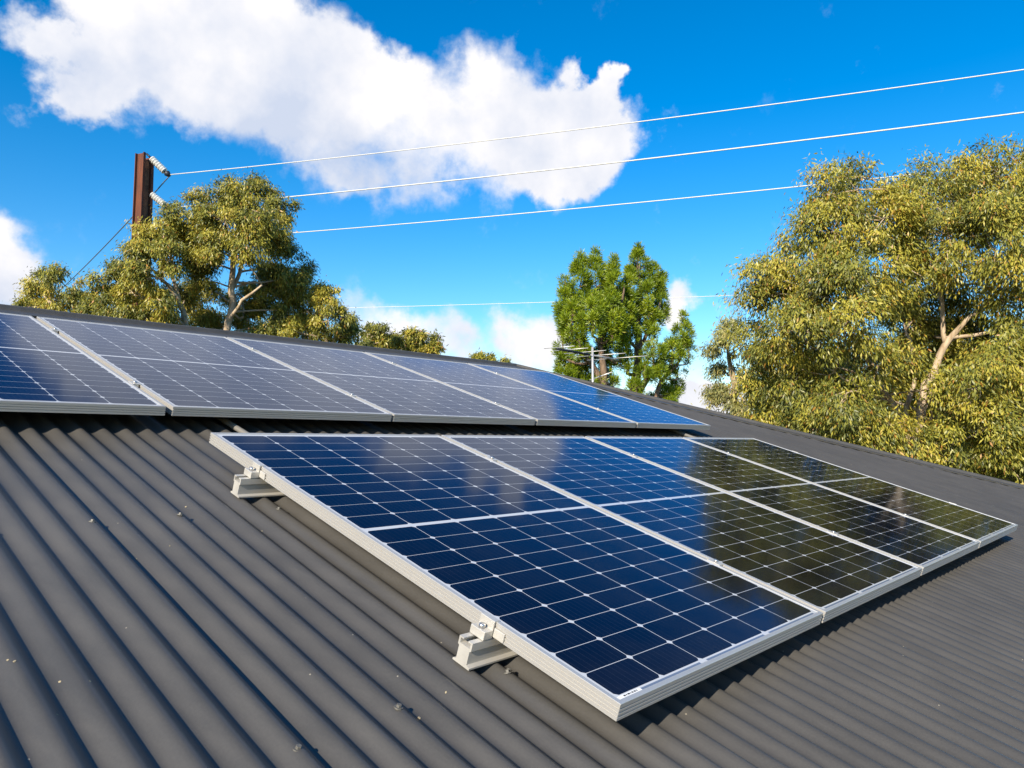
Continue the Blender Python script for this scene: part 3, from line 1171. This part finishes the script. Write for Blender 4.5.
# gums on the left, beyond the ridge
D = 16.2
gb = ground_under(226, D)
pt = lambda x, y, dd=0.0: at(x, y, D + dd)
gum_tree('gum_tree', 'tallest gum of the left group, straight pale trunk and open crown', gb,
         [[(gb, 0.2), (pt(227, 332), 0.075), (pt(231, 292), 0.068), (pt(233, 262), 0.058), (pt(228, 235, -0.3), 0.034), (pt(215, 215, -0.4), 0.020)],
          [(pt(231, 292), 0.048), (pt(240, 272, 0.2), 0.041), (pt(252, 240), 0.031), (pt(268, 215), 0.020)],
          [(pt(227, 325), 0.037), (pt(242, 300, -0.3), 0.034), (pt(262, 285, -0.3), 0.020)],
          [(pt(233, 262), 0.034), (pt(243, 235, -0.2), 0.027), (pt(245, 210), 0.017)]],
         lob([(210, 205, 20, 0), (232, 196, 20, 0.2), (255, 197, 20, 0.3), (274, 206, 18, 0.5), (200, 225, 20, -0.3), (226, 222, 24, -0.7), (252, 222, 24, -0.6), (277, 230, 16, 0.3),
              (213, 248, 20, -0.6), (245, 248, 16, -0.8), (208, 265, 16, 0.4), (270, 255, 24, 0.9), (286, 270, 24, 1.2), (300, 285, 18, 1.3), (272, 290, 26, 1.3), (256, 300, 20, 1.4),
              (292, 312, 22, 1.3), (205, 300, 24, 1.5), (262, 325, 24, 1.0), (215, 325, 18, 1.6), (206, 282, 12, 0.2), (243, 318, 12, 1.5)], D, 1.12),
         leaf=0.078, clump_r=0.24, density=1.65)
D = 15.6
gb = ground_under(196, D)
gum_tree('gum_tree', 'leaning gum in front of the rusty pole, golden crown and slanting limbs', gb,
         [[(gb, 0.16), (at(187, 328, D), 0.061), (at(180, 305, D), 0.054), (at(168, 285, D - 0.2), 0.034), (at(150, 268, D - 0.3), 0.020)],
          [(at(180, 305, D), 0.041), (at(172, 270, D), 0.034), (at(168, 240, D), 0.020)],
          [(at(187, 328, D), 0.034), (at(168, 312, D - 0.3), 0.027), (at(145, 300, D - 0.4), 0.017)]],
         lob([(172, 218, 15, 0.1), (160, 232, 18, -0.1), (180, 238, 18, 0.4), (148, 248, 20, -0.3), (130, 262, 20, 0), (172, 258, 18, -0.6), (152, 275, 20, -0.7), (115, 280, 20, 0.2),
              (135, 292, 20, -0.5), (105, 300, 18, 0.3), (120, 312, 20, -0.2), (160, 300, 16, -0.8), (95, 318, 18, 0.3), (150, 320, 18, -0.4), (186, 268, 12, 0.8), (188, 300, 12, 1.2), (170, 325, 16, 1.0),
              (130, 335, 24, 0.2), (195, 250, 14, 0.6), (110, 330, 20, 0.4), (180, 290, 14, 0.9)], D, 1.12),
         leaf=0.078, clump_r=0.21, density=1.6)
D = 17.5
gb = ground_under(55, D)
gum_tree('gum_tree', 'low round gum at the far left beside the cloud', gb,
         [[(gb, 0.14), (at(55, 330, D), 0.054), (at(50, 295, D), 0.027)], [(at(55, 330, D), 0.041), (at(75, 295, D), 0.020)]],
         lob([(42, 285, 16), (60, 280, 13), (73, 284, 14), (32, 298, 14), (55, 300, 18), (78, 302, 16), (92, 312, 18), (40, 318, 20), (70, 325, 22), (25, 308, 8)], D, 1.0, 0.6),
         leaf=0.078, clump_r=0.21, density=1.6)
D = 17.0
gb = ground_under(330, D)
gum_tree('gum_tree', 'short spreading gum right of the tall left trunk, reaching the low cloud', gb,
         [[(gb, 0.14), (at(330, 355, D), 0.048), (at(322, 320, D), 0.027)], [(at(330, 355, D), 0.034), (at(340, 325, D), 0.020)]],
         lob([(318, 298, 16), (332, 300, 16), (344, 315, 13), (308, 312, 16), (328, 320, 18), (298, 326, 14), (316, 335, 18), (345, 335, 12), (335, 345, 18), (285, 330, 12), (350, 300 + 25, 6)], D, 1.0, 0.5),
         leaf=0.078, clump_r=0.2, density=1.6)
D = 22.0
gb = ground_under(372, D)
gum_tree('gum_tree', 'little golden gum just above the ridge, left half of the low pair', gb,
         [[(gb, 0.12), (at(370, 365, D), 0.034), (at(371, 340, D), 0.020)]],
         lob([(368, 332, 10), (380, 331, 10), (362, 342, 9), (376, 345, 13), (388, 342, 11), (372, 358, 14)], D, 1.0, 0.5), leaf=0.11, clump_r=0.2, density=1.6)
gb = ground_under(415, D)
gum_tree('gum_tree', 'little golden gum just above the ridge, right half of the low pair', gb,
         [[(gb, 0.12), (at(415, 375, D), 0.034), (at(412, 345, D), 0.020)]],
         lob([(402, 335, 11), (416, 338, 11), (428, 344, 11), (398, 347, 12), (414, 352, 13), (434, 352, 9), (424, 362, 14)], D, 1.0, 0.5), leaf=0.11, clump_r=0.2, density=1.6)
D = 30.0
gb = ground_under(490, D)
gum_tree('gum_tree', 'tip of a distant gum barely showing over the ridge', gb,
         [[(gb, 0.14), (at(490, 385, D), 0.041), (at(489, 365, D), 0.020)]],
         lob([(480, 360, 7), (491, 361, 7), (502, 364, 6), (486, 370, 9), (498, 372, 9)], D, 1.0, 0.4), leaf=0.13, clump_r=0.2, density=1.8)


# conifers behind the antenna
def conifer(label, base, trunks, spires, material, S=2.45):
    base = np.array(base, float)
    t = thing('conifer', label, 'tree', base, group='conifers behind the antenna')
    tm = MB()
    nodes = []
    for tr in trunks:
        pts, rad = [], []
        for i in range(len(tr) - 1):
            (p, r), (q, s) = tr[i], tr[i + 1]
            seg = wobble(p, q, 4, 0.02)
            for j, a in enumerate(seg[:-1] if i < len(tr) - 2 else seg):
                pts.append(a - base)
                rad.append(r + (s - r) * j / 4)
        tm.tube(pts, rad, 9)
        nodes += [(p + base, r) for p, r in zip(pts, rad)]
    npos = np.array([q[0] for q in nodes])
    P, A, Wd_, Ln, Wi, Ti = [], [], [], [], [], []
    for (c, rx, rz) in spires:
        c = np.array(c, float)
        foot = c - np.array([0, 0, rz * 0.8])
        cost = np.linalg.norm(npos - foot, axis=1) + np.maximum(0, npos[:, 2] - foot[2]) * 2
        i = int(np.argmin(cost))
        limb = wobble(npos[i], foot, 4, 0.05, 0.06) + wobble(foot, c + np.array([0, 0, rz * 0.8]), 4, 0.03)[1:]
        r0 = min(nodes[i][1] * 0.6, 0.05 * S)
        tm.tube([p - base for p in limb], list(np.linspace(r0, 0.012 * S, len(limb))), 6)
        k = max(10, int(58 * (rx * rz) / (0.3 * 0.7) / S ** 2))
        d = unit(RNG.normal(size=(k, 3)))
        f = RNG.uniform(0.45, 1.0, size=k) ** 0.6
        for j in range(k):
            z = d[j, 2] * f[j]
            taper = 1.0 if z < 0 else max(0.12, 1 - z) ** 0.75
            q = c + np.array([d[j, 0] * rx * f[j] * taper, d[j, 1] * rx * f[j] * taper, z * rz])
            if j % 2 == 0:
                ax0 = np.array([c[0], c[1], q[2] - 0.2])
                tm.tube([p - base for p in wobble(ax0, q, 3, 0.05)], [0.012 * S, 0.01 * S, 0.007 * S, 0.004 * S], 4, caps=False)
            tuft = RNG.uniform(0.075, 0.14) * S
            m = int(RNG.uniform(190, 270) * (tuft / 0.13 / S) ** 2)
            o = unit(RNG.normal(size=(m, 3)) + np.array([d[j, 0] * 0.5, d[j, 1] * 0.5, 0.55]))
            b = q + o * tuft * RNG.uniform(0.15, 0.95, size=(m, 1)) * np.array([1, 1, 1.15])
            ax = unit(o + np.array([0, 0, 0.35]) + RNG.normal(size=(m, 3)) * 0.3)
            wd = unit(np.cross(ax, np.array([d[j, 0], d[j, 1], 0.4]) + o * 0.6 + RNG.normal(size=(m, 3)) * 0.4))
            ln = RNG.uniform(0.055, 0.10, size=m) * S
            P.append(b)
            A.append(ax)
            Wd_.append(wd)
            Ln.append(ln)
            Wi.append(ln * 0.16)
            Ti.append(np.clip(RNG.uniform(0.25, 0.6) + RNG.normal(size=m) * 0.14, 0, 1))
    tm.build('trunk', BARKP, t)
    leaf_mesh('crown', np.concatenate(P) - base, np.concatenate(A), np.concatenate(Wd_), np.concatenate(Ln), np.concatenate(Wi), np.concatenate(Ti), material, t)
    return t


def spi(lst, D):
    return [(at(px, py, D + dd), 0.88 * rx * (D + dd) / FPX, 1.12 * rz * (D + dd) / FPX) for (px, py, rx, rz, dd) in lst]


D = 38.0
gb = ground_under(603, D)
conifer('dense bright green conifer standing behind the antenna, left of its open neighbour', gb,
        [[(gb, 0.2), (at(603, 385, D), 0.210), (at(601, 330, D), 0.1), (at(600, 312, D), 0.02)], [(at(603, 385, D), 0.168), (at(578, 340, D), 0.105), (at(570, 290, D), 0.021)],
         [(at(601, 340, D), 0.147), (at(622, 300, D), 0.084), (at(624, 285, D), 0.021)]],
        spi([(565, 300, 10, 26, 0.24), (580, 286, 12, 28, 0.48), (596, 280, 13, 26, 0.72), (614, 288, 10, 30, 0.00), (573, 322, 15, 20, -0.72), (592, 315, 15, 24, -0.96), (612, 318, 14, 24, -0.48),
             (563, 345, 10, 15, 0.48), (580, 345, 12, 12, -0.96), (566, 368, 11, 14, 0.48), (604, 352, 12, 14, 0.96), (588, 362, 12, 12, 1.20), (612, 372, 9, 12, 0.72), (598, 385, 16, 12, 0.5), (575, 378, 12, 12, 0.4), (620, 340, 9, 22, 0.8), (582, 385, 14, 12, 0.72), (605, 298, 12, 26, 1.44), (625, 310, 10, 22, 0.96)], D), PINE)
D = 40.0
gb = ground_under(640, D)
conifer('open crowned conifer with bare trunk showing, right one behind the antenna', gb,
        [[(gb, 0.22), (at(634, 400, D), 0.273), (at(638, 350, D), 0.210), (at(637, 300, D), 0.07), (at(640, 262, D), 0.025)], [(at(634, 400, D), 0.189), (at(655, 365, D), 0.126), (at(674, 345, D), 0.084)],
         [(at(650, 410, D), 0.147), (at(664, 378, D), 0.105), (at(680, 360, D), 0.063)], [(at(638, 350, D), 0.105), (at(658, 310, D), 0.084)]],
        spi([(638, 266, 12, 18, 0.24), (650, 275, 10, 14, 0.48), (630, 290, 13, 20, -0.48), (648, 300, 12, 16, -0.48), (660, 302, 9, 20, 0.72), (662, 284, 7, 10, 0.72), (655, 325, 12, 14, -0.24), (640, 318, 9, 10, 0.96),
             (683, 335, 9, 20, 0.24), (688, 352, 7, 12, 0.24), (672, 352, 13, 11, -0.48), (654, 352, 12, 10, -0.96), (630, 330, 10, 12, -0.72), (660, 372, 13, 9, -0.48), (678, 372, 10, 8, 0.48), (645, 372, 8, 8, -0.96),
             (636, 390, 9, 10, -1.20), (665, 395, 11, 8, 0.72), (628, 362, 9, 9, -0.96), (676, 388, 8, 7, 0.96), (672, 402, 8, 5, 0.48), (652, 405, 8, 6, 0.72)], D), PINE)

# far belt of trees along the horizon, one mass
m = 26000
fw = -CAM_R[:, 2]
az0 = math.atan2(fw[1], fw[0])
az = az0 + RNG.uniform(-1.5, 1.5, m)
hh = 4.2 + 1.6 * np.sin(az * 23) * np.sin(az * 9 + 1) + 1.0 * np.sin(az * 61)
dist = RNG.uniform(130, 150, m)
zz = hh * RNG.uniform(0, 1, m) ** 0.8
base = np.stack([CAM_W[0] + np.cos(az) * dist, CAM_W[1] + np.sin(az) * dist, zz], 1)
ax = unit(RNG.normal(size=(m, 3)))
wd = unit(np.cross(ax, RNG.normal(size=(m, 3))))
ln = RNG.uniform(0.7, 1.5, m)
belt = leaf_mesh('treeline', base, ax, wd, ln, ln * 0.6, RNG.uniform(0.0, 0.4, m), GUM_PALE, None)
tag(belt, 'far low belt of trees along the horizon', 'treeline', kind='stuff')

# ------------------------------------------------------------------ power pole with its wires
D = 20.0
top = at(145.5, 156, D)
base = np.array([top[0] - 0.02, top[1], 0.0])
H = top[2]
ang = math.atan2(CAM_R[1, 0], CAM_R[0, 0]) + R_(68)
pole = thing('power_pole', 'tall rusty steel and concrete power pole rising behind the left trees', 'power pole', base, (0, 0, ang))
for s in (-1, 1):
    c = MB()
    # channel section: web and two outward flanges, tapering a little to the top
    sec = [(0, -0.15), (0.075 * s, -0.15), (0.075 * s, -0.13), (0.014 * s, -0.122), (0.014 * s, 0.122), (0.075 * s, 0.13), (0.075 * s, 0.15), (0, 0.15)]
    o0, o1 = 0.17 * s, 0.095 * s
    vs = [(x + o0, y, 0) for x, y in sec] + [(x + o1, y, H + (0.03 if s < 0 else -0.03)) for x, y in sec]
    kq = len(sec)
    c.add(vs, [(i, (i + 1) % kq, kq + (i + 1) % kq, kq + i) for i in range(kq)] + [tuple(range(kq)), tuple(range(kq, 2 * kq))])
    c.build('steel_channel', RUST, pole)
c = MB()
c.add([(x, y, 0) for x, y in ((-0.168, -0.075), (0.168, -0.075), (0.168, 0.075), (-0.168, 0.075))] + [(x, y, H - 0.12) for x, y in ((-0.093, -0.075), (0.093, -0.075), (0.093, 0.075), (-0.093, 0.075))],
      [(0, 1, 5, 4), (1, 2, 6, 5), (2, 3, 7, 6), (3, 0, 4, 7), (4, 5, 6, 7), (3, 2, 1, 0)])
c.build('concrete_core', CONCRETE, pole)
inv = np.array(Matrix.Rotation(-ang, 3, 'Z'))
dx = at(1024, 300, 14.2) - at(170, 300, 20.0)
dx[2] = 0
dx /= np.linalg.norm(dx)
attach = []
for i, (py0, py1) in enumerate(((158, 176), (194, 209), (227, 243))):
    a = at(151, py0, D)
    b = at(167, py1 - 1, D) + dx * 0.05
    la, lb = inv @ (a - base), inv @ (b - base)
    ins = MB()
    nd = 7
    for q in range(nd):
        pts, rad = [], []
        for f, r in ((0.22, 0.035), (0.3, 0.09), (0.52, 0.095), (0.62, 0.05), (0.66, 0.035)):
            pts.append(la + (lb - la) * ((q + f) / nd * 0.80 + 0.02))
            rad.append(r)
        ins.tube(pts, rad, 12)
    io = ins.build('insulator', PORCELAIN, pole)
    MB().tube([la, la + (lb - la) * 0.82], 0.026, 8).build('rod', DARKMETAL, io)
    MB().tube([la - (lb - la) * 0.25, la + (lb - la) * 0.03], 0.025, 8).build('hook', DARKMETAL, io)
    cl = MB()
    cl.tube([la + (lb - la) * 0.81, la + (lb - la) * 0.9, la + (lb - la) * 1.06], [0.03, 0.085, 0.05], 8)
    cl.build('strain_clamp', DARKMETAL, io)
    attach.append(b)


def wire(name, label, p0, p1, sag, r, material, n=40, group='overhead wires'):
    p0, p1 = np.array(p0, float), np.array(p1, float)
    pts = []
    for i in range(n + 1):
        t = i / n
        pts.append(p0 + (p1 - p0) * t - np.array([0, 0, sag * 4 * t * (1 - t)]))
    c = (pts[0] + pts[-1]) / 2
    b = MB()
    b.tube([p - c for p in pts], r, 6)
    o = b.build(name, material, loc=c)
    tag(o, label, 'wire', group)
    return o


ends = [at(1024, 53, 14.2), at(1024, 97, 14.0), at(1024, 147, 14.1)]
wl = ['topmost bright wire running from the pole top across the cloud', 'second bright wire crossing just below the big cloud, the thickest looking', 'third bright wire, lowest of the pole wires, passing behind the large gum']
for a, e, lab, sg, rr in zip(attach, ends, wl, (0.33, 0.3, 0.3), (0.011, 0.014, 0.011)):
    e2 = a + (e - a) * 1.7
    wire('power_wire', lab, a, e2, sg, rr, WIREM)
wire('power_wire', 'thin low wire passing behind the conifers towards the large gum', at(340, 308, 48.0), at(900, 288, 42.0), 0.1, 0.016, WIREM)
wire('power_wire', 'dark wire slanting down left behind the rusty pole', attach[0] + np.array([0, 0, -0.06]), at(40, 308, 30.0), 0.15, 0.016, WIRED)

# ------------------------------------------------------------------ television antenna beyond the ridge
D = 8.6
m_top, m_low = at(592.5, 347, D), at(592.5, 400, D)
foot = np.array([m_top[0], m_top[1], m_top[2] - 1.25])
ant = thing('tv_antenna', 'metal television antenna on a thin mast behind the far solar panel', 'antenna', foot)
MB().tube([(0, 0, 0), m_top - foot], 0.013, 10).build('mast', ANTM, ant)
bl, br = at(557, 352, D - 0.25) - foot, at(618, 351, D + 0.9) - foot
bl[2] = br[2] = (m_top - foot)[2] - 0.05
MB().tube([bl, bl + (br - bl) * 0.5], 0.014, 8).build('boom', DARKMETAL, ant)
MB().tube([bl + (br - bl) * 0.5, br], 0.011, 8).build('boom', ANTM, ant)
bd = unit(br - bl)
el = unit(np.cross(bd, np.array([0, 0, 1.0])))
for q, (f, hl) in enumerate(((0.03, 0.2), (0.2, 0.23), (0.42, 0.28), (0.68, 0.34), (0.97, 0.42))):
    c = bl + (br - bl) * f + np.array([0, 0, 0.02])
    MB().tube([c - el * hl, c + el * hl], 0.0042, 6).build('element', ANTM, ant)
c = bl + (br - bl) * 0.5
MB().tube([c + np.array([0, 0, -0.3]), c + el * 0.3 + np.array([0, 0, -0.22])], 0.007, 6).build('stay', ANTM, ant)
